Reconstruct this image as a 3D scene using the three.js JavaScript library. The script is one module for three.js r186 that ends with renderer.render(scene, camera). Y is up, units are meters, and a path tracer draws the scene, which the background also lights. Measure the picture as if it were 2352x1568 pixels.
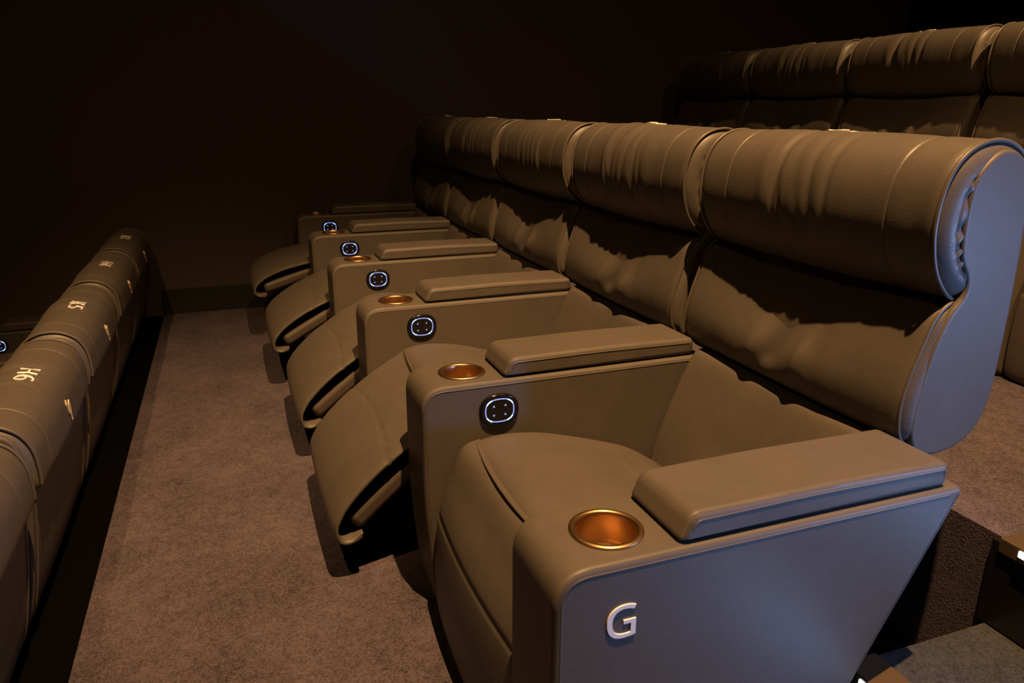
import * as THREE from 'three';
import { RoundedBoxGeometry } from 'three/addons/geometries/RoundedBoxGeometry.js';
import { TextGeometry } from 'three/addons/geometries/TextGeometry.js';
import { FontLoader } from 'three/addons/loaders/FontLoader.js';
import { RectAreaLightUniformsLib } from 'three/addons/lights/RectAreaLightUniformsLib.js';
import { Brush, Evaluator, SUBTRACTION } from 'three-bvh-csg';

// ---------------------------------------------------------------- camera, exposure, light
const renderer = new THREE.WebGLRenderer({ antialias: true });
renderer.toneMapping = THREE.LinearToneMapping;
renderer.toneMappingExposure = 1.0;
renderer.shadowMap.enabled = true;
RectAreaLightUniformsLib.init();
const scene = new THREE.Scene();
scene.background = new THREE.Color(0x000000);
const camera = new THREE.PerspectiveCamera(48.721, 2352 / 1568, 0.05, 60);
camera.rotation.order = 'YXZ';
camera.rotation.set(-0.2995, -0.3566, 0.0034);
camera.position.set(-0.4869, 1.1933, 0.8957);
camera.focus = 1.75;
camera.userData.fStop = 6.5;

const WARM = new THREE.Color().setRGB(1.0, 0.55, 0.215);
const COOL = new THREE.Color().setRGB(0.24, 0.46, 1.0);
const CEILING = 5.60;
// ceiling downlights over the aisle: [x, z, intensity, aim x, aim y, aim z, cone degrees, penumbra]
const LAMPS = [
  [0.20, 0.80, 220, 0.45, 0, -1.00, 26.5, 1.0, 'above the middle row'],
  [-1.75, 0.90, 74, -0.80, 0, -2.30, 16, 0.8, 'above the front row'],
  [2.48, 1.58, 210, 2.66, 1.1, -1.45, 17, 0.7, 'above the back row'],
];

// ---------------------------------------------------------------- helpers
const Y = 0.585;                       // top of an armrest console above its own floor
const P = 0.76;                        // pitch of the seats along a row
const used = {};
function numbered(n) {
  const k = used[n] = (used[n] ?? -1) + 1;
  return k ? `${n}_${String(k).padStart(3, '0')}` : n;
}
function shade(o) { o.traverse((m) => { if (m.isMesh) { m.castShadow = true; m.receiveShadow = true; } }); return o; }
function part(name, geo, mat, parent) {
  const m = new THREE.Mesh(geo, mat); m.name = name; m.castShadow = m.receiveShadow = true;
  parent.add(m); return m;
}
function thing(name, label, category, pos, group) {
  const g = new THREE.Group(); g.name = numbered(name); g.position.set(...pos);
  g.userData = { label, category }; if (group) g.userData.group = group;
  scene.add(g); return g;
}
function struct(name, geo, mat, label) {
  const m = new THREE.Mesh(geo, mat); m.name = name; m.userData.kind = 'structure';
  if (label) m.userData.label = label;
  m.castShadow = m.receiveShadow = true; scene.add(m); return m;
}
function rng(seed) { let s = seed >>> 0; return () => { s = (s + 0x6d2b79f5) | 0; let t = Math.imul(s ^ (s >>> 15), 1 | s); t = (t + Math.imul(t ^ (t >>> 7), 61 | t)) ^ t; return ((t ^ (t >>> 14)) >>> 0) / 4294967296; }; }
const gauss = (x, w) => Math.exp(-(x * x) / (w * w));
const smooth = (a, b, x) => { const t = Math.min(1, Math.max(0, (x - a) / (b - a))); return t * t * (3 - 2 * t); };

// tiling value noise
function noiseField(n, cells, seed) {
  const r = rng(seed), g = new Float32Array(cells * cells).map(() => r()), out = new Float32Array(n * n);
  for (let j = 0; j < n; j++) for (let i = 0; i < n; i++) {
    const x = i / n * cells, y = j / n * cells, x0 = Math.floor(x), y0 = Math.floor(y);
    let fx = x - x0, fy = y - y0; fx = fx * fx * (3 - 2 * fx); fy = fy * fy * (3 - 2 * fy);
    const a = g[y0 % cells * cells + x0 % cells], b = g[y0 % cells * cells + (x0 + 1) % cells], c = g[(y0 + 1) % cells * cells + x0 % cells], d = g[(y0 + 1) % cells * cells + (x0 + 1) % cells];
    out[j * n + i] = (a * (1 - fx) + b * fx) * (1 - fy) + (c * (1 - fx) + d * fx) * fy;
  }
  return out;
}
function texture(n, f, srgb) {
  const d = new Uint8Array(n * n * 4);
  for (let k = 0; k < n * n; k++) { const c = f(k); for (let i = 0; i < 3; i++) d[k * 4 + i] = Math.max(0, Math.min(255, Math.round((Array.isArray(c) ? c[i] : c) * 255))); d[k * 4 + 3] = 255; }
  const t = new THREE.DataTexture(d, n, n); t.wrapS = t.wrapT = THREE.RepeatWrapping; t.magFilter = THREE.LinearFilter; t.minFilter = THREE.LinearMipmapLinearFilter; t.generateMipmaps = true;
  if (srgb) t.colorSpace = THREE.SRGBColorSpace; t.needsUpdate = true; return t;
}

// ---------------------------------------------------------------- materials
const grainA = noiseField(512, 256, 1), grainB = noiseField(512, 96, 2), mottA = noiseField(512, 9, 3), mottB = noiseField(512, 40, 4);
const leatherBump = texture(512, (k) => 0.5 * grainA[k] + 0.5 * grainB[k]);
leatherBump.repeat.set(1 / 0.22, 1 / 0.22);
const leatherTone = texture(512, (k) => 0.86 + 0.10 * mottA[k] + 0.07 * mottB[k], false);
leatherTone.repeat.set(1 / 0.7, 1 / 0.7);
const LEATHER = new THREE.Color().setRGB(0.082, 0.071, 0.062);
const leather = new THREE.MeshPhysicalMaterial({ color: LEATHER, map: leatherTone, roughness: 0.47, bumpMap: leatherBump, bumpScale: 0.00022, specularIntensity: 0.75 });
const leatherTaut = new THREE.MeshPhysicalMaterial({ color: LEATHER, map: leatherTone, roughness: 0.5, bumpMap: leatherBump, bumpScale: 0.00015, specularIntensity: 0.7 });
const piping = new THREE.MeshPhysicalMaterial({ color: new THREE.Color().setRGB(0.078, 0.067, 0.058), roughness: 0.42, specularIntensity: 0.8 });
const vinyl = new THREE.MeshPhysicalMaterial({ color: new THREE.Color().setRGB(0.055, 0.042, 0.036), roughness: 0.6 });
const blackMetal = new THREE.MeshStandardMaterial({ color: new THREE.Color().setRGB(0.01, 0.01, 0.01), roughness: 0.6, metalness: 0.2 });
const copper = new THREE.MeshPhysicalMaterial({ color: new THREE.Color().setRGB(0.50, 0.32, 0.16), roughness: 0.34, metalness: 1 });
const glossBlack = new THREE.MeshPhysicalMaterial({ color: new THREE.Color().setRGB(0.006, 0.005, 0.005), roughness: 0.16, specularIntensity: 0.6, clearcoat: 0.25, clearcoatRoughness: 0.05 });
const ringGlow = new THREE.MeshStandardMaterial({ color: 0x111111, emissive: new THREE.Color().setRGB(0.34, 0.42, 1.0), emissiveIntensity: 1.05, roughness: 0.5 });
const ringHot = new THREE.MeshStandardMaterial({ color: 0x111111, emissive: new THREE.Color().setRGB(0.42, 0.66, 1.0), emissiveIntensity: 2.1, roughness: 0.5 });
const arrowGlow = new THREE.MeshStandardMaterial({ color: 0x111111, emissive: new THREE.Color().setRGB(0.34, 0.40, 0.85), emissiveIntensity: 0.8, roughness: 0.5 });
const silver = new THREE.MeshPhysicalMaterial({ color: new THREE.Color().setRGB(0.78, 0.76, 0.74), roughness: 0.4, metalness: 0.15 });
const goldThread = new THREE.MeshPhysicalMaterial({ color: new THREE.Color().setRGB(0.62, 0.48, 0.3), roughness: 0.5, metalness: 0.2 });
const bronze = new THREE.MeshPhysicalMaterial({ color: new THREE.Color().setRGB(0.16, 0.115, 0.07), roughness: 0.38, metalness: 0.65 });
const riserGloss = new THREE.MeshPhysicalMaterial({ color: new THREE.Color().setRGB(0.01, 0.01, 0.011), roughness: 0.25 });
const ledWhite = new THREE.MeshStandardMaterial({ color: 0x222222, emissive: new THREE.Color().setRGB(0.9, 0.93, 1.0), emissiveIntensity: 1.6, roughness: 0.6 });

const CN = 2048, cA = noiseField(CN, 1024, 11), cB = noiseField(CN, 620, 12), cC = noiseField(CN, 70, 13), cD = noiseField(CN, 13, 14), cE = noiseField(CN, 230, 15);
const carpetTone = texture(CN, (k) => { const v = 0.48 * cA[k] + 0.46 * cB[k] + 0.22 * cE[k] + 0.18 * cC[k] + 0.20 * cD[k]; return Math.min(1, Math.max(0.12, (v - 0.77) * 1.15 + 0.62)); }, false);
carpetTone.repeat.set(1 / 1.9, 1 / 1.9);
const carpetBump = texture(CN, (k) => 0.55 * cA[k] + 0.45 * cB[k]);
carpetBump.repeat.set(1 / 1.9, 1 / 1.9);
const carpet = new THREE.MeshStandardMaterial({ color: new THREE.Color().setRGB(0.084, 0.066, 0.088), map: carpetTone, bumpMap: carpetBump, bumpScale: 0.0008, roughness: 1 });
const shadedTreadCarpet = new THREE.MeshStandardMaterial({ color: new THREE.Color().setRGB(0.034, 0.038, 0.054), map: carpetTone, bumpMap: carpetBump, bumpScale: 0.0008, roughness: 1 });  // carpet copy, darkened and blued to carry the tread's dim cool light
const wallBump = texture(512, (k) => grainA[k]); wallBump.repeat.set(4, 4);
const wallCloth = new THREE.MeshStandardMaterial({ color: new THREE.Color().setRGB(0.062, 0.048, 0.046), roughness: 1, bumpMap: wallBump, bumpScale: 0.001 });
const pitch = new THREE.MeshPhysicalMaterial({ color: new THREE.Color().setRGB(0.0025, 0.0025, 0.0025), roughness: 1, specularIntensity: 0 });  // near-black, stands in for shade in the gap behind the front row
const blackPaint = new THREE.MeshStandardMaterial({ color: new THREE.Color().setRGB(0.012, 0.012, 0.012), roughness: 0.9 });

// ---------------------------------------------------------------- room shell
const X0 = -7, X1 = 4.6, Z0 = -3.97, Z1 = 1.65, H = CEILING;
function slab(x0, y0, z0, x1, y1, z1) {        // box with uv in metres
  const g = new THREE.BoxGeometry(x1 - x0, y1 - y0, z1 - z0); g.translate((x0 + x1) / 2, (y0 + y1) / 2, (z0 + z1) / 2);
  metreUV(g); return g;
}
function metreUV(g) {
  const p = g.attributes.position, n = g.attributes.normal, uv = new Float32Array(p.count * 2);
  for (let i = 0; i < p.count; i++) {
    const ax = Math.abs(n.getX(i)), ay = Math.abs(n.getY(i)), az = Math.abs(n.getZ(i));
    if (ay >= ax && ay >= az) { uv[2 * i] = p.getX(i); uv[2 * i + 1] = p.getZ(i); }
    else if (ax >= az) { uv[2 * i] = p.getY(i) + 0.37; uv[2 * i + 1] = p.getZ(i); }
    else { uv[2 * i] = p.getX(i); uv[2 * i + 1] = p.getY(i) + 0.71; }
  }
  g.setAttribute('uv', new THREE.BufferAttribute(uv, 2)); return g;
}
const XG0 = -0.918, XF = 0.885, FY = 0.385;
struct('floor', slab(XG0, -0.9, Z0, XF, 0, Z1), carpet, 'speckled brown carpet platform of the middle row');
struct('floor_001', slab(X0, -0.9, Z0, XG0 - 0.001, -0.58, Z1), carpet, 'carpet of the front row');
struct('floor_002', slab(XF, -0.9, Z0, X1, FY, Z1), carpet, 'raised carpet platform of the back row');
struct('wall_far', slab(X0 - 0.2, -0.9, Z0 - 0.2, X1 + 0.2, H, Z0), wallCloth);
struct('wall_near', slab(X0 - 0.2, -0.9, Z1, X1 + 0.2, H, Z1 + 0.2), blackPaint);
struct('wall_left', slab(X0 - 0.2, -0.9, Z0, X0, H, Z1), blackPaint);
struct('wall_right', slab(X1, -0.9, Z0, X1 + 0.2, H, Z1), blackPaint);
struct('ceiling', slab(X0 - 0.2, H, Z0 - 0.2, X1 + 0.2, H + 0.2, Z1 + 0.2), blackPaint);
struct('gap_shade_1', slab(XG0 - 0.16, -0.05, Z0, XG0 - 0.0015, -0.012, Z1), pitch, 'added black sheet that darkens the gap beside the carpet platform');  // sheet added so the unlit gap reads black
{
  const g = new RoundedBoxGeometry(XF - XG0, 0.15, 0.02, 2, 0.006); g.translate((XF + XG0) / 2, 0.076, Z0 + 0.01);
  struct('baseboard_far', g, blackPaint);
}

// ---------------------------------------------------------------- cushion builder
function densify(pts, n, tension = 0.5) {
  const c = new THREE.CatmullRomCurve3(pts.map(([x, y]) => new THREE.Vector3(x, y, 0)), true, 'catmullrom', tension);
  c.arcLengthDivisions = 800;
  const out = c.getSpacedPoints(n).slice(0, n).map((v) => [v.x, v.y]);
  let a = 0; for (let i = 0; i < n; i++) { const p = out[i], q = out[(i + 1) % n]; a += p[0] * q[1] - q[0] * p[1]; }
  return a < 0 ? out.reverse() : out;
}
// A closed profile in x-y swept along z, its ends rounded over and closed; disp moves the skin along the profile normal.
function cushion({ prof, n = 120, zs, half, r = 0.02, disp, capDisp, dome = 0.0, star = true, centre, tension }) {
  const pts = densify(prof, n, tension);
  const nor = pts.map((_, i) => { const a = pts[(i + n - 1) % n], b = pts[(i + 1) % n], dx = b[0] - a[0], dy = b[1] - a[1], l = Math.hypot(dx, dy); return [dy / l, -dx / l]; });
  const arc = [0]; for (let i = 1; i <= n; i++) arc.push(arc[i - 1] + Math.hypot(pts[i % n][0] - pts[i - 1][0], pts[i % n][1] - pts[i - 1][1]));
  if (!zs) { zs = []; for (let i = 0; i <= 40; i++) zs.push(-half + r + (2 * half - 2 * r) * i / 40); }
  else zs = zs.filter((z) => Math.abs(z) < half - r);
  const ends = []; for (let i = 0; i <= 6; i++) { const a = Math.PI / 2 * i / 6; ends.push([half - r + r * Math.sin(a), r * (1 - Math.cos(a))]); }
  const slices = [...ends.slice().reverse().map(([z, i]) => [-z, i]), ...zs.map((z) => [z, 0]), ...ends].sort((a, b) => a[0] - b[0]).filter((s, i, l) => !i || s[0] - l[i - 1][0] > 1e-5 || s[1] !== l[i - 1][1]);
  const pos = [], uv = [], idx = [], N1 = n + 1;
  for (const [z, inset] of slices) for (let i = 0; i <= n; i++) {
    const k = i % n, p = pts[k], m = nor[k];
    const d = (disp ? disp(p[0], p[1], z, m, k / n) : 0) - inset;
    pos.push(p[0] + m[0] * d, p[1] + m[1] * d, z); uv.push(arc[i], z);
  }
  for (let s = 0; s < slices.length - 1; s++) for (let i = 0; i < n; i++) {
    const a = s * N1 + i, b = a + 1, c = a + N1, d = c + 1; idx.push(a, b, c, b, d, c);
  }
  const cx = centre ? centre[0] : pts.reduce((t, p) => t + p[0], 0) / n, cy = centre ? centre[1] : pts.reduce((t, p) => t + p[1], 0) / n;
  for (const end of [0, 1]) {
    const base = (end ? slices.length - 1 : 0) * N1, sg = end ? 1 : -1;
    if (star) {
      const R = 12; let prev = base;
      for (let q = 1; q <= R; q++) {
        const f = 1 - q / R, row = pos.length / 3;
        for (let i = 0; i <= n; i++) {
          const x0 = pos[(base + i) * 3], y0 = pos[(base + i) * 3 + 1], z0 = pos[(base + i) * 3 + 2];
          const x = cx + (x0 - cx) * f, y = cy + (y0 - cy) * f;
          pos.push(x, y, z0 + sg * (dome * (1 - f * f) + (capDisp ? capDisp(x, y, f, i % n / n, sg) : 0))); uv.push(x, y);
        }
        for (let i = 0; i < n; i++) { const a = prev + i, b = a + 1, c = row + i, d = c + 1; if (end) idx.push(a, b, c, b, d, c); else idx.push(a, c, b, b, c, d); }
        prev = row;
      }
    } else {
      const ring = []; const off = pos.length / 3;
      for (let i = 0; i < n; i++) { const x = pos[(base + i) * 3], y = pos[(base + i) * 3 + 1]; pos.push(x, y, pos[(base + i) * 3 + 2]); uv.push(x, y); ring.push(new THREE.Vector2(x, y)); }
      for (const [a, b, c] of THREE.ShapeUtils.triangulateShape(ring, [])) { if (end) idx.push(off + a, off + b, off + c); else idx.push(off + a, off + c, off + b); }
    }
  }
  const g = new THREE.BufferGeometry();
  g.setAttribute('position', new THREE.Float32BufferAttribute(pos, 3)); g.setAttribute('uv', new THREE.Float32BufferAttribute(uv, 2)); g.setIndex(idx);
  g.computeVertexNormals();
  // close the seam of the profile (first and last column share a normal)
  const N = g.attributes.normal, rows = slices.length;
  for (let s = 0; s < rows; s++) { const a = s * N1, b = a + n, v = new THREE.Vector3(N.getX(a) + N.getX(b), N.getY(a) + N.getY(b), N.getZ(a) + N.getZ(b)).normalize(); N.setXYZ(a, v.x, v.y, v.z); N.setXYZ(b, v.x, v.y, v.z); }
  return g;
}
// a cord that follows part of a profile at one z
function cord(pts, radius, closed = false, seg = 90) {
  const c = new THREE.CatmullRomCurve3(pts.map((p) => new THREE.Vector3(...p)), closed, 'centripetal');
  return new THREE.TubeGeometry(c, seg, radius, 7, closed);
}
function zList(half, step, extra = [], w = 0.012, fine = 0.0016) {
  const s = new Set(); for (let z = -half; z <= half; z += step) s.add(+z.toFixed(5));
  for (const e of extra) for (let d = -w; d <= w; d += fine) s.add(+(e + d).toFixed(5));
  return [...s].sort((a, b) => a - b);
}

// ---------------------------------------------------------------- seat profiles (x towards the back, y above the floor)
const up = (l) => l.map(([x, y]) => [x, y + Y]);
const HEAD = up([[0.735, 0.300], [0.690, 0.290], [0.656, 0.312], [0.630, 0.350], [0.616, 0.400], [0.615, 0.445], [0.624, 0.490], [0.643, 0.525], [0.673, 0.549], [0.710, 0.560], [0.748, 0.558], [0.785, 0.540], [0.810, 0.505], [0.822, 0.460], [0.826, 0.420], [0.812, 0.404], [0.795, 0.395], [0.770, 0.340]]);
const SHELL = up([[0.690, 0.525], [0.725, 0.546], [0.765, 0.538], [0.792, 0.500], [0.806, 0.420], [0.811, 0.290], [0.809, 0.150], [0.800, 0.080], [0.778, 0.036], [0.740, 0.010], [0.690, 0.000], [0.645, 0.008], [0.622, 0.045], [0.622, 0.110], [0.638, 0.200], [0.664, 0.265], [0.690, 0.300], [0.690, 0.330], [0.668, 0.370], [0.662, 0.430], [0.668, 0.490]]);
const LUMBAR = up([[0.720, 0.275], [0.690, 0.290], [0.660, 0.278], [0.640, 0.252], [0.623, 0.205], [0.606, 0.155], [0.597, 0.110], [0.598, 0.068], [0.608, 0.038], [0.630, 0.026], [0.665, 0.030], [0.700, 0.100], [0.715, 0.200]]);
const LOWER = up([[0.662, 0.006], [0.620, 0.024], [0.595, 0.021], [0.576, -0.005], [0.554, -0.050], [0.528, -0.110], [0.504, -0.175], [0.484, -0.245], [0.472, -0.315], [0.490, -0.372], [0.560, -0.340], [0.625, -0.180]]);
const SEAT = up([[-0.012, -0.150], [0.010, -0.133], [0.070, -0.126], [0.155, -0.135], [0.242, -0.157], [0.340, -0.187], [0.403, -0.212], [0.470, -0.255], [0.540, -0.310], [0.560, -0.345], [0.500, -0.370], [0.300, -0.330], [0.100, -0.300], [0.010, -0.285], [-0.020, -0.230], [-0.022, -0.180]]);
const SHUT = up([[0.016, -0.140], [-0.006, -0.134], [-0.032, -0.146], [-0.049, -0.172], [-0.064, -0.213], [-0.082, -0.262], [-0.096, -0.312], [-0.104, -0.370], [-0.108, -0.450], [-0.106, -0.530], [-0.098, -0.570], [-0.075, -0.576], [-0.055, -0.520], [-0.050, -0.400], [-0.040, -0.300], [-0.010, -0.210], [0.020, -0.170]]);
// raised leg rest, drawn level: first number is the reach outwards from the hinge
const LEG = [[-0.02, 0.000], [0.04, 0.008], [0.12, 0.016], [0.22, 0.018], [0.30, 0.010], [0.36, -0.004], [0.405, -0.026], [0.428, -0.055], [0.427, -0.082], [0.408, -0.100], [0.372, -0.100], [0.366, -0.094], [0.398, -0.088], [0.413, -0.075], [0.414, -0.056], [0.396, -0.036], [0.355, -0.016], [0.30, -0.003], [0.22, 0.004], [0.12, 0.002], [0.04, -0.006], [-0.02, -0.014]];

const HALF = 0.358, SEAM = 0.236, SW = 0.288;
function headDisp(seed) {
  const R = rng(seed), folds = [];
  for (let i = 0; i < 11; i++) folds.push({ z: (R() - 0.5) * 0.24, w: 0.006 + 0.011 * R(), a: (R() < 0.5 ? -1 : 1) * (0.0025 + 0.0045 * R()), t: (R() - 0.5) * 0.5, y: Y + 0.40 + 0.09 * R(), h: 0.07 + 0.08 * R() });
  for (let i = 0; i < 14; i++) folds.push({ z: (R() - 0.5) * 0.62, w: 0.010 + 0.02 * R(), a: (R() - 0.5) * 0.0035, t: (R() - 0.5) * 0.4, y: Y + 0.36 + 0.15 * R(), h: 0.05 + 0.09 * R() });
  return (x, y, z, m) => {
    let d = 0.006 * Math.cos(z / HALF * 1.5);
    for (const s of [-SEAM, SEAM]) d -= 0.0028 * gauss(z - s, 0.0020) + 0.0012 * gauss(z - s, 0.016);
    if (x < 0.76) for (const f of folds) d += (seed === 22 ? 1 : 0.75) * f.a * gauss(z - f.z - f.t * (y - f.y), f.w) * gauss(y - f.y, f.h);
    const e = Math.abs(z) / HALF; d -= 0.004 * smooth(0.93, 1, e);
    return d;
  };
}
function lumbarDisp(seed) {
  const R = rng(seed), k = [0, 1, 2].map((i) => ({ z: (i - 1.0) * 0.075 + (R() - 0.5) * 0.03, w: 0.017 + 0.012 * R(), a: (i % 2 ? -0.0095 : 0.0105) * (0.7 + 0.6 * R()), t: 0.30 + 0.3 * (R() - 0.5), y: Y + 0.088 + 0.025 * R(), h: 0.046 + 0.016 * R() }));
  const small = []; for (let i = 0; i < 8; i++) small.push({ z: (R() - 0.5) * 0.5, w: 0.014 + 0.016 * R(), a: (R() - 0.5) * 0.003, t: (R() - 0.5) * 0.5, y: Y + 0.14 * R() + 0.03, h: 0.04 + 0.05 * R() });
  return (x, y, z, m) => {
    if (x > 0.70) return 0;
    const v = y - Y;
    let d = -0.022 * gauss(z + 0.02, 0.17) * smooth(0.04, 0.19, v) + 0.003 * gauss(v - 0.09, 0.06) * Math.cos(z / HALF * 1.57);
    for (const f of k) d += smooth(0.035, 0.09, v) * f.a * gauss(z - f.z - f.t * (y - f.y), f.w) * gauss(y - f.y, f.h);
    for (const f of small) d += f.a * gauss(z - f.z - f.t * (y - f.y), f.w) * gauss(y - f.y, f.h);
    return d;
  };
}
const seatDisp = (x, y, z, m) => {
  const v = y - Y; if (v < -0.29) return 0;
  const e = Math.abs(z) / SW;
  let d = 0.010 * (1 - e * e) * smooth(0.45, 0.2, x);
  d -= 0.005 * smooth(0.86, 1, e);
  d -= 0.014 * gauss(x - 0.34, 0.12) * gauss(z, 0.17);
  d += 0.006 * gauss(x - 0.30 - 0.25 * (z - 0.07), 0.022) * gauss(z - 0.09, 0.09) * (v > -0.25 ? 1 : 0);
  return d;
};
const shutDisp = (x, y, z, m) => {
  const e = Math.abs(z) / SW; if (m[0] > 0.2) return 0;
  return 0.018 * (1 - e * e) * smooth(-0.13, -0.3, y - Y) - 0.004 * gauss(y - (Y - 0.305), 0.004) - 0.005 * smooth(0.85, 1, e);
};
const legDisp = (x, y, z, m) => { if (m[1] < 0.1) return 0; const e = Math.abs(z) / SW; return 0.006 * (1 - e * e) - 0.0036 * gauss(x - 0.195 + 0.03 * (1 - e * e), 0.0035) - 0.004 * smooth(0.92, 1, e); };
const pucker = (seed, a) => { const R = rng(seed), ph = R() * 6; return (x, y, f, t) => a * Math.sin(t * 2 * Math.PI * 17 + ph + 2.5 * Math.sin(t * 23)) * smooth(0.55, 0.80, f) * smooth(1, 0.9, f) * smooth(0.76, 0.68, x); };

const GEO = {
  head: [21, 22, 23].map((s) => cushion({ prof: HEAD, n: 150, zs: zList(HALF, 0.007, [-SEAM, SEAM]), half: HALF - 0.003, r: 0.030, disp: headDisp(s), capDisp: pucker(s, 0.0026), dome: 0.000, centre: [0.715, Y + 0.44] })),
  shell: cushion({ prof: SHELL, n: 130, half: HALF + 0.001, r: 0.007, dome: 0.002, star: false, disp: (x, y, z, m) => (m[0] > 0.5 ? 0.004 * Math.cos(z / HALF * 1.57) : 0) }),
  lumbar: [31, 32, 33].map((s) => cushion({ prof: LUMBAR, n: 110, zs: zList(HALF, 0.007), half: HALF, r: 0.03, disp: lumbarDisp(s), dome: 0.001, centre: [0.655, Y + 0.15] })),
  lower: cushion({ prof: LOWER, n: 90, zs: zList(SW, 0.01), half: SW, r: 0.014, centre: [0.57, Y - 0.16], disp: (x, y, z, m) => (m[0] < 0 ? -0.016 * gauss(z, 0.17) * smooth(-0.28, -0.12, y - Y) + 0.0022 * gauss(z - 0.06 - 0.5 * (y - Y + 0.1), 0.02) * gauss(y - Y + 0.08, 0.06) : 0) }),
  seat: cushion({ prof: SEAT, n: 130, zs: zList(SW, 0.008), half: SW, r: 0.022, disp: seatDisp, centre: [0.22, Y - 0.24] }),
  shut: cushion({ prof: SHUT, n: 130, zs: zList(SW, 0.012), half: SW, r: 0.012, disp: shutDisp, star: false }),
  leg: (() => { const g = cushion({ prof: LEG, n: 140, zs: zList(SW, 0.009), half: SW, r: 0.007, disp: legDisp, star: false, tension: 0.4 }); return g; })(),
  board: (() => { const g = new RoundedBoxGeometry(0.285, 0.056, 0.55, 5, 0.022); g.rotateZ(-0.07); g.translate(0.232, -0.058, 0); return g; })(),
};
// seams and piping as their own thin geometry
function onProfile(prof, filter, n = 120) { return densify(prof, n).filter(([x, y]) => filter(x, y)); }
function headPipe(zEnd) {
  const l = densify(HEAD, 90), s = Math.sign(zEnd); const pts = l.filter(([x, y]) => !(x > 0.70 && y < Y + 0.42));
  // start the open run at the front lower corner
  const k = pts.findIndex(([x, y], i) => { const q = pts[(i + 1) % pts.length]; return Math.hypot(q[0] - x, q[1] - y) > 0.03; });
  const run = [...pts.slice(k + 1), ...pts.slice(0, k + 1)];
  return cord(run.map(([x, y]) => [x, y, zEnd - s * 0.016]), 0.0042, false, 120);
}
function lumbarPipe(zEnd) {
  const pts = densify(LUMBAR, 90).filter(([x]) => x < 0.68); const s = Math.sign(zEnd);
  const k = pts.findIndex(([x, y], i) => { const q = pts[(i + 1) % pts.length]; return Math.hypot(q[0] - x, q[1] - y) > 0.02; });
  const run = k < 0 ? pts : [...pts.slice(k + 1), ...pts.slice(0, k + 1)];
  return cord(run.map(([x, y]) => [x + 0.004, y, zEnd - s * 0.013]), 0.0034, false, 90);
}
GEO.headPipe = [headPipe(HALF), headPipe(-HALF)];
GEO.lumbarPipe = [lumbarPipe(HALF), lumbarPipe(-HALF)];
GEO.shellPipe = [-1, 1].map((s) => cord([0.40, 0.33, 0.25, 0.16, 0.09, 0.05].map((v, i) => [[0.806, 0.811, 0.812, 0.810, 0.802, 0.786][i], v + Y, s * (HALF - 0.03)]), 0.0035, false, 40));
GEO.seatSeam = cord([...Array(21)].map((_, i) => { const z = -SW + 0.03 + (2 * SW - 0.06) * i / 20, e = z / SW; return [0.004 - 0.03 * (1 - e * e), Y - 0.1360 + 0.0085 * (1 - e * e) - 0.006 * (1 - e * e), z]; }), 0.003, false, 60);
// height of a head roll's skin at a point of its top, for lettering that lies on it
function topY(v, x, z) {
  const p = GEO.head[v].attributes.position; let w = 0, h = 0;
  for (let i = 0; i < p.count; i++) { if (p.getY(i) < Y + 0.5) continue; const d = (p.getX(i) - x) ** 2 + (p.getZ(i) - z) ** 2; if (d < 1.6e-4) { const q = 1 / (d + 2e-6); w += q; h += q * p.getY(i); } }
  return w ? h / w : Y + 0.566;
}
const font = await new FontLoader().loadAsync('fonts/droid/droid_sans_regular.typeface.json');
const fontBold = await new FontLoader().loadAsync('fonts/droid/droid_sans_bold.typeface.json');
function lettering(str, height, depth, f = font, condense = 1) {
  const g = new TextGeometry(str, { font: f, size: height / 0.72, depth, curveSegments: 10, bevelEnabled: true, bevelThickness: depth * 0.3, bevelSize: depth * 0.25, bevelSegments: 2 });
  g.computeBoundingBox(); const b = g.boundingBox;
  g.translate(-(b.min.x + b.max.x) / 2, -(b.min.y + b.max.y) / 2, -b.min.z);
  g.scale(condense, height / (b.max.y - b.min.y), 1); return g;
}
// number on the roll: reads from the front, tops towards the back (+x), across the row (+z)
function rollNumber(str, v) {
  const g = lettering(str, 0.046, 0.0014), p = g.attributes.position, seen = new Map();
  for (let i = 0; i < p.count; i++) {
    const a = p.getX(i), b = p.getY(i), w = p.getZ(i), x = 0.733 + b, k = `${Math.round(x * 2000)},${Math.round(a * 2000)}`;
    if (!seen.has(k)) seen.set(k, topY(v, x, a)); p.setXYZ(i, x, seen.get(k) + w + 0.0002, a);
  }
  g.computeVertexNormals(); return g;
}
// small embroidered bird-like badge on the back of the roll
const badge = (() => {
  const s = new THREE.Shape([[-0.012, 0.030], [-0.004, 0.024], [0.001, 0.010], [0.010, 0.012], [0.017, 0.020], [0.018, 0.004], [0.010, -0.010], [0.003, -0.018], [0.003, -0.030], [-0.002, -0.030], [-0.003, -0.017], [-0.011, -0.008], [-0.014, 0.006], [-0.018, 0.018]].map(([x, y]) => new THREE.Vector2(x, y)));
  const g = new THREE.ExtrudeGeometry(s, { depth: 0.0015, bevelEnabled: true, bevelSize: 0.0005, bevelThickness: 0.0005, bevelSegments: 1 });
  g.rotateY(Math.PI / 2); g.rotateZ(0.26); g.translate(0.8268, Y + 0.472, 0.0); return g;
})();
const mechanism = (() => {
  const a = new RoundedBoxGeometry(0.52, 0.22, 0.54, 2, 0.01); a.translate(0.27, 0.115, 0);
  return a;
})();
const linkArm = [-1, 1].map((s) => { const g = new RoundedBoxGeometry(0.17, 0.03, 0.012, 2, 0.004); g.rotateZ(0.55); g.translate(-0.055, Y - 0.235, s * 0.225); return g; });

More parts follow.
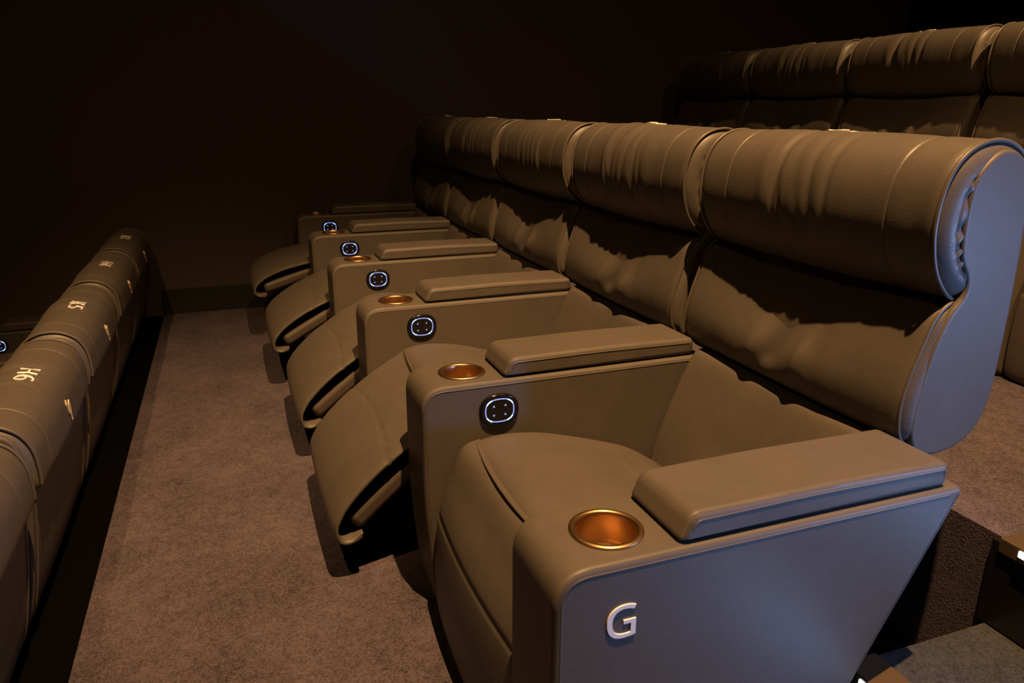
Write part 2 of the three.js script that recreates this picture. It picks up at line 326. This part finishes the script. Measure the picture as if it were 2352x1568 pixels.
function recliner(pos, label, group, { number, legAngle = null, v = 0, recline = 0 }) {
  const t = thing('recliner_chair', label, 'chair', pos, group);
  part('seat_base', mechanism, blackMetal, t).userData.label = 'black base under the seat';
  const seat = part('seat_cushion', GEO.seat, leather, t);
  part('seam', GEO.seatSeam, piping, seat);
  part('lower_back_cushion', GEO.lower, leather, t);
  const lum = part('lumbar_cushion', GEO.lumbar[v % 3], leather, t);
  for (const g of GEO.lumbarPipe) part('piping', g, piping, lum);
  const sh = part('back_shell', GEO.shell, leatherTaut, t);
  for (const g of GEO.shellPipe) part('piping', g, piping, sh);
  const head = part('headrest', GEO.head[(v + 1) % 3], leather, t);
  for (const g of GEO.headPipe) part('piping', g, piping, head);
  part('seat_number', rollNumber(number, (v + 1) % 3), silver, head).userData.label = 'silver seat number ' + number;
  part('badge', badge, goldThread, head).userData.label = 'small gold embroidered badge';
  if (recline) for (const c of t.children) if (/back|lumbar|head/.test(c.name)) {      // the whole back leans about its hinge above the seat
    const px = 0.55, py = Y; c.rotation.z = -recline;
    c.position.set(px - (px * Math.cos(recline) + py * Math.sin(recline)), py - (-px * Math.sin(recline) + py * Math.cos(recline)), 0);
  }
  if (legAngle === null) part('leg_rest', GEO.shut, leather, t);
  else {
    const leg = part('leg_rest', GEO.leg, leather, t);
    leg.rotation.set(0, Math.PI, 0); leg.rotation.order = 'XYZ';
    // outwards is -x; then tip the panel down about its hinge
    leg.quaternion.setFromAxisAngle(new THREE.Vector3(0, 0, 1), legAngle).multiply(new THREE.Quaternion().setFromAxisAngle(new THREE.Vector3(0, 1, 0), Math.PI));
    leg.position.set(-0.008, Y - 0.150, 0);
    part('under_board', GEO.board, vinyl, leg).userData.label = 'brown padded board under the leg rest';
    for (const g of linkArm) part('hinge_arm', g, blackMetal, t);
  }
  return t;
}

// ---------------------------------------------------------------- consoles between the seats
const CW = 0.087;                                        // half width
function roundedShape(pts) {                             // [x, y, corner radius]
  const s = new THREE.Shape(), n = pts.length;
  pts.forEach(([x, y, r], i) => {
    const a = pts[(i + n - 1) % n], b = pts[(i + 1) % n];
    const la = Math.hypot(a[0] - x, a[1] - y), lb = Math.hypot(b[0] - x, b[1] - y);
    const p = [x + (a[0] - x) / la * r, y + (a[1] - y) / la * r], q = [x + (b[0] - x) / lb * r, y + (b[1] - y) / lb * r];
    if (i) s.lineTo(...p); else s.moveTo(...p);
    s.quadraticCurveTo(x, y, ...q);
  });
  s.closePath(); return s;
}
// normals shared across soft edges only, each face weighing by its area so that flat panels stay flat
function creased(g, angle) {
  const t = g.index ? g.toNonIndexed() : g, p = t.attributes.position, n = p.count, fn = [], map = new Map();
  const a = new THREE.Vector3(), b = new THREE.Vector3(), c = new THREE.Vector3(), key = (i) => `${Math.round(p.getX(i) * 2e5)},${Math.round(p.getY(i) * 2e5)},${Math.round(p.getZ(i) * 2e5)}`;
  for (let i = 0; i < n; i += 3) {
    a.fromBufferAttribute(p, i); b.fromBufferAttribute(p, i + 1); c.fromBufferAttribute(p, i + 2);
    fn.push(b.clone().sub(a).cross(c.clone().sub(a)));
    for (let k = 0; k < 3; k++) { const s = key(i + k); if (!map.has(s)) map.set(s, []); map.get(s).push(i / 3); }
  }
  const un = fn.map((v) => v.clone().normalize()), lim = Math.cos(angle), N = new Float32Array(n * 3), v = new THREE.Vector3();
  for (let i = 0; i < n; i++) {
    const f = Math.floor(i / 3); v.set(0, 0, 0);
    for (const q of map.get(key(i))) if (un[q].dot(un[f]) > lim) v.add(fn[q]);
    if (v.lengthSq() === 0) v.copy(un[f]); v.normalize(); N[3 * i] = v.x; N[3 * i + 1] = v.y; N[3 * i + 2] = v.z;
  }
  t.setAttribute('normal', new THREE.BufferAttribute(N, 3)); return t;
}
function extrude(shape, half, bevel, seg = 5, curve = 14) {
  const g = new THREE.ExtrudeGeometry(shape, { depth: 2 * (half - bevel), bevelEnabled: true, bevelThickness: bevel, bevelSize: bevel, bevelOffset: -bevel, bevelSegments: seg, curveSegments: curve });
  g.translate(0, 0, -(half - bevel));
  const c = creased(g, 0.6); metreUV(c); return c;
}
const bodyOutline = [[-0.122, -0.002, 0.058], [-0.122, -0.30, 0.05], [-0.100, -0.583, 0.03], [0.330, -0.583, 0.03], [0.642, 0.0, 0.026]];
const consoleBody = (() => {
  const g = extrude(roundedShape(bodyOutline.map(([x, y, r]) => [x, y + Y, r])), CW, 0.011);
  const hole = new THREE.CylinderGeometry(0.0485, 0.0485, 0.16, 48); hole.translate(0, Y - 0.03, 0);
  const ev = new Evaluator(); ev.attributes = ['position', 'normal', 'uv']; ev.useGroups = false;
  const a = new Brush(g), b = new Brush(hole); a.updateMatrixWorld(); b.updateMatrixWorld();
  const r = ev.evaluate(a, b, SUBTRACTION).geometry; r.clearGroups(); return r;
})();
// a cord that runs on a side face, a fixed distance inside the outline; keep says which stretch has one
function outlineCord(shape, z, inset, radius, keep) {
  const l = shape.getSpacedPoints(240).slice(0, -1), n = l.length;
  const pts = l.map((p, i) => { const a = l[(i + n - 1) % n], b = l[(i + 1) % n], dx = b.x - a.x, dy = b.y - a.y, d = Math.hypot(dx, dy); const s = THREE.ShapeUtils.isClockWise(l) ? 1 : -1; return [p.x + s * dy / d * inset, p.y - s * dx / d * inset, z]; });
  const ok = pts.map((p) => keep(p[0], p[1])); let run = [];
  for (let k = 0; k < n; k++) if (ok[k] && !ok[(k + n - 1) % n]) { const r = []; for (let i = 0; i < n && ok[(k + i) % n]; i++) r.push(pts[(k + i) % n]); if (r.length > run.length) run = r; }
  return cord(run, radius, false, 200);
}
const bodyShape = roundedShape(bodyOutline.map(([x, y, r]) => [x, y + Y, r]));
const bodyPiping = [1, -1].map((s) => outlineCord(bodyShape, s * (CW - 0.0012), 0.0115, 0.0021, (x, y) => y > 0.05 && x < 0.606 && !(x > 0 && y < Y - 0.06)));
const padShape = roundedShape([[0.078, 0.0005, 0.015], [0.099, 0.047, 0.018], [0.32, 0.050, 0.05], [0.604, 0.046, 0.018], [0.604, 0.0005, 0.015]].map(([x, y, r]) => [x, y + Y, r]));
const armPad = extrude(padShape, 0.079, 0.013, 6, 12);
const padPiping = [1, -1].map((s) => outlineCord(padShape, s * 0.0782, 0.0125, 0.0019, (x, y) => y > Y + 0.022));
const cup = (() => {
  const g = new THREE.LatheGeometry([[0.0, -0.058], [0.034, -0.058], [0.042, -0.054], [0.0452, -0.045], [0.0458, -0.004], [0.0470, 0.001], [0.0500, 0.0034], [0.0540, 0.0034], [0.0575, 0.0015], [0.0578, -0.0015], [0.0478, -0.003], [0.0478, -0.062], [0.0, -0.062]].map(([x, y]) => new THREE.Vector2(x, y)), 72);
  g.translate(0, Y, 0); return g;
})();
// control panel: bulging gloss-black oval with a lit ring and four arrow keys
function superEllipse(a, b, e, n) { return [...Array(n)].map((_, i) => { const t = i / n * 2 * Math.PI, c = Math.cos(t), s = Math.sin(t); return [a * Math.sign(c) * Math.abs(c) ** (2 / e), b * Math.sign(s) * Math.abs(s) ** (2 / e)]; }); }
const padPlate = (() => {
  const pos = [], idx = [], n = 64, rows = [[1, -0.004], [1.0, 0.002], [0.985, 0.006], [0.95, 0.0095], [0.89, 0.0115], [0.83, 0.0108], [0.78, 0.0092], [0.74, 0.0086], [0.4, 0.0086], [0, 0.0086]];
  for (const [f, z] of rows) for (const [x, y] of superEllipse(0.0495, 0.0415, 2.25, n)) pos.push(x * f, y * f, z < 0 ? z : z * 0.7);
  for (let r = 0; r < rows.length - 1; r++) for (let i = 0; i < n; i++) { const a = r * n + i, b = r * n + (i + 1) % n, c = a + n, d = b + n; idx.push(a, b, c, b, d, c); }
  const g = new THREE.BufferGeometry(); g.setAttribute('position', new THREE.Float32BufferAttribute(pos, 3)); g.setIndex(idx);
  g.setAttribute('uv', new THREE.Float32BufferAttribute(new Float32Array(pos.length / 3 * 2), 2)); g.computeVertexNormals(); return g;
})();
const ringPts = superEllipse(0.0352, 0.0285, 2.6, 80);
function ringRun(a, b, r) { const l = []; for (let i = a; i <= b; i++) { const p = ringPts[(i + 80) % 80]; l.push([p[0], p[1], 0.0065]); } return cord(l, r, false, (b - a) * 2); }
const ringGeo = cord(ringPts.map(([x, y]) => [x, y, 0.0063]), 0.00135, true, 160);
const ringSpots = [10, 30, 50, 70].map((c) => ringRun(c - 4, c + 4, 0.0016));
const arrowKeys = [[-0.0145, 0.0115, 0], [0.0145, 0.0120, -0.5], [-0.0145, -0.0120, Math.PI], [0.0145, -0.0115, Math.PI + 0.9]].map(([x, y, a]) => {
  const s = new THREE.Shape([[-0.0032, -0.0025], [0.0032, -0.0025], [0, 0.0036]].map(([u, w]) => new THREE.Vector2(u, w)));
  const g = new THREE.ExtrudeGeometry(s, { depth: 0.0008, bevelEnabled: false }); g.rotateZ(a); g.translate(x, y, 0.0058); return g;
});
const letterG = (() => { const g = lettering('G', 0.056, 0.0016, font, 0.78); g.translate(-0.016, Y - 0.099, CW - 0.0002); return g; })();

function armConsole(pos, label, group, { panel = true, letter = false }) {
  const t = thing('armrest_console', label, 'armrest', pos, group);
  const body = part('console_body', consoleBody, leatherTaut, t);
  for (const g of bodyPiping) part('piping', g, piping, body);
  const pad = part('arm_pad', armPad, leatherTaut, t);
  for (const g of padPiping) part('piping', g, piping, pad);
  part('cup_holder', cup, copper, t).userData.label = 'copper-coloured cup holder';
  if (panel) {
    const pl = part('control_panel', padPlate, glossBlack, t); pl.position.set(0.065, Y - 0.074, CW);
    pl.userData.label = 'gloss black oval control panel with lit blue ring';
    part('light_ring', ringGeo, ringGlow, pl);
    for (const g of ringSpots) part('ring_light', g, ringHot, pl);
    for (const g of arrowKeys) part('arrow_key', g, arrowGlow, pl);
  }
  if (letter) part('row_letter', letterG, silver, t).userData.label = 'silver letter G';
  return t;
}

// ---------------------------------------------------------------- the three rows
const zc = (k) => -P / 2 - k * P;
const ORD = ['nearest', 'second', 'third', 'fourth', 'fifth and farthest'];
[null, 0.640, 0.590, 0.430, 0.215].forEach((a, k) => recliner([0, 0, zc(k)],
  ['black leather recliner with its leg rest folded down, beside the console lettered G',
   'black leather recliner with raised leg rest, second from the aisle in the middle row',
   'black leather recliner with raised leg rest, at the centre of the middle row',
   'black leather recliner with raised leg rest, fourth from the aisle in the middle row',
   'black leather recliner in deep shade at the wall end of the middle row'][k],
  'recliners in the middle row', { number: 'G' + (7 - k), legAngle: a, v: k }));
[0, 1, 2, 3, 4, 5].forEach((k) => armConsole([0, 0, -k * P],
  ['leather armrest console at the aisle end with a silver letter G on its side',
   'leather armrest console with the largest lit control panel, beyond the recliner with folded leg rest',
   'leather armrest console with lit panel, third from the aisle in the middle row',
   'leather armrest console with lit panel, fourth from the aisle in the middle row',
   'leather armrest console with lit panel, next to last before the far wall',
   'leather armrest console with lit panel at the far wall end of the middle row'][k],
  'armrest consoles in the middle row', { panel: k > 0, letter: k === 0 }));
const DF = 1.84;
[0, 1, 2, 3, 4].forEach((k) => recliner([DF, FY, zc(k)],
  ['dark recliner of the back row nearest the aisle, mostly beyond the right edge',
   'dark recliner of the back row with its headrest cut by the right edge',
   'dark recliner at the centre of the back row, with brightly lit headrest end',
   'dark recliner of the back row, fourth from the aisle',
   'dark recliner of the back row at the far wall, lost in shade'][k],
  'recliners in the back row', { number: 'F' + (7 - k), v: k + 1 }));
[0, 1, 2, 3, 4, 5].forEach((k) => armConsole([DF, FY, -k * P],
  'dark armrest console of the back row, ' + ['at its aisle end, beyond the right edge', 'its front just showing at the right edge', 'hidden behind the lettered row, second seat along', 'third seat along', 'fourth seat along', 'against the far wall'][k],
  'armrest consoles in the back row', { panel: k > 0 }));
const DH = -1.826, HY = -0.58, ZH = -0.10;
[0, 1, 2, 3, 4].forEach((k) => recliner([DH, HY, zc(k) + ZH],
  ['front row recliner seen from behind at the bottom left corner',
   'front row recliner seen from behind with silver number H6 on its headrest',
   'front row recliner seen from behind with silver number H5 on its headrest',
   'front row recliner seen from behind with silver number H4 on its headrest',
   'front row recliner seen from behind, farthest of them and in deep shade'][k],
  'recliners in the front row', { number: 'H' + (7 - k), v: k + 2, recline: 0.14 }));
[4, 5].forEach((k) => armConsole([DH, HY, -k * P + ZH],
  ['front row armrest console just showing beyond the headrests', 'front row armrest console with blue panel glowing behind the headrests'][k - 4],
  null, {}));

// ---------------------------------------------------------------- aisle steps
const carpetStep = slab(0.527, 0.001, 0.01, XF - 0.001, 0.195 - 0.004, Z1);
{
  const t = thing('aisle_step', 'carpeted aisle step, dim bluish light coloured in, bronze lit edge, at the bottom right corner', 'step', [0.527, 0, 0.01]);
  const g = carpetStep.clone(); g.translate(-0.527, 0, -0.01); part('tread', g, shadedTreadCarpet, t);
  stepEdge(t, 0.195);
}
{
  const t = thing('aisle_step', 'upper aisle step edge with black riser and bright light strip, at the right edge', 'step', [XF, 0, 0.01]);
  const r = new RoundedBoxGeometry(0.008, 0.186, Z1 - 0.03, 2, 0.003); r.translate(-0.005, 0.286, (Z1 - 0.03) / 2 - 0.02); part('riser', r, riserGloss, t);
  stepEdge(t, FY);
}
function stepEdge(t, h) {
  const L = Z1 - 0.03;
  const s = roundedShape([[-0.014, -0.026, 0.002], [-0.014, 0.006, 0.004], [0.062, 0.0045, 0.003], [0.066, -0.003, 0.001], [0.0, -0.004, 0.001], [0.0, -0.026, 0.001]]);
  const g = new THREE.ExtrudeGeometry(s, { depth: L, bevelEnabled: false, curveSegments: 6 }); g.translate(0, h, 0);
  part('metal_edge', g, bronze, t);
  const led = new RoundedBoxGeometry(0.006, 0.014, L - 0.06, 2, 0.002); led.translate(-0.0155, h - 0.006, 0.04 + (L - 0.06) / 2);
  part('light_strip', led, ledWhite, t).userData.label = 'white light strip';
  const a = new THREE.RectAreaLight(COOL, 58, L - 0.24, 0.014);
  a.position.set(-0.021, h - 0.006, 0.22 + (L - 0.24) / 2); a.name = 'strip_light';
  t.add(a); a.rotation.y = Math.PI / 2;        // shines towards -x
}

// ---------------------------------------------------------------- ceiling downlights
for (const [x, z, I, ax, ay, az, cone, pen, where] of LAMPS) {
  const t = thing('ceiling_downlight', 'small black ceiling downlight ' + where, 'lamp', [x, CEILING, z]);
  const can = new THREE.LatheGeometry([[0.0, 0.0], [0.075, 0.0], [0.075, -0.07], [0.066, -0.07], [0.050, -0.03], [0.0, -0.03]].map(([a, b]) => new THREE.Vector2(a, b)), 40);
  part('housing', can, blackMetal, t);
  const bulb = new THREE.CylinderGeometry(0.04, 0.04, 0.004, 32); bulb.translate(0, -0.034, 0);
  part('lamp_glass', bulb, new THREE.MeshStandardMaterial({ color: 0x222222, emissive: WARM, emissiveIntensity: 14, roughness: 0.5 }), t);
  const s = new THREE.SpotLight(WARM, I, 0, cone * Math.PI / 180, pen, 2);
  s.position.set(0, -0.05, 0); s.castShadow = true; s.shadow.radius = 1.6; s.shadow.mapSize.set(2048, 2048);
  s.target.position.set(ax - x, ay - CEILING, az - z); t.add(s, s.target);
  const w = new THREE.SpotLight(WARM, I * 0.065, 0, 50 * Math.PI / 180, 0.85, 2);      // stray light outside the beam
  w.position.set(0, -0.05, 0); w.castShadow = true; w.shadow.radius = 1.6; w.target.position.set(0, -3, -0.9); t.add(w, w.target); w.name = 'stray_light'; w.target.name = 'stray_target';
  s.name = 'downlight_beam'; s.target.name = 'downlight_target';
}

// added unseen blue light on a low post, to tint the end of the row
{
  const t = thing('added_light_post', 'slim black post with an added, unseen blue light tinting the row end', 'lamp', [1.25, FY, 0.86]);
  const foot = new THREE.CylinderGeometry(0.05, 0.055, 0.012, 32); foot.translate(0, 0.006, 0); part('foot', foot, blackMetal, t);
  const pole = new THREE.CylinderGeometry(0.014, 0.014, 0.44, 20); pole.translate(0, 0.23, 0); part('pole', pole, blackMetal, t);
  const dir = new THREE.Vector3(-0.63, 0.03, -0.80).normalize(), q = new THREE.Quaternion().setFromUnitVectors(new THREE.Vector3(0, 1, 0), dir);
  const can = new THREE.LatheGeometry([[0, -0.04], [0.03, -0.036], [0.036, -0.02], [0.036, 0.03], [0.031, 0.03], [0.030, 0.008], [0, 0.008]].map(([x, y]) => new THREE.Vector2(x, y)), 36);
  can.applyQuaternion(q); can.translate(0, 0.465, 0); part('lamp_head', can, blackMetal, t);
  const p = new THREE.CylinderGeometry(0.029, 0.029, 0.004, 32); p.translate(0, 0.013, 0); p.applyQuaternion(q); p.translate(0, 0.465, 0);
  part('lamp_glass', p, new THREE.MeshStandardMaterial({ color: 0x222222, emissive: COOL, emissiveIntensity: 2, roughness: 0.6 }), t);
  const a = new THREE.SpotLight(COOL, 4.3, 0, 43 * Math.PI / 180, 1, 2); a.castShadow = true; a.shadow.radius = 1.6;
  a.position.set(0, 0.465, 0).addScaledVector(dir, 0.034); a.target.position.copy(a.position).add(dir); t.add(a, a.target); a.name = 'added_blue_beam'; a.target.name = 'added_blue_target';
}

renderer.render(scene, camera);
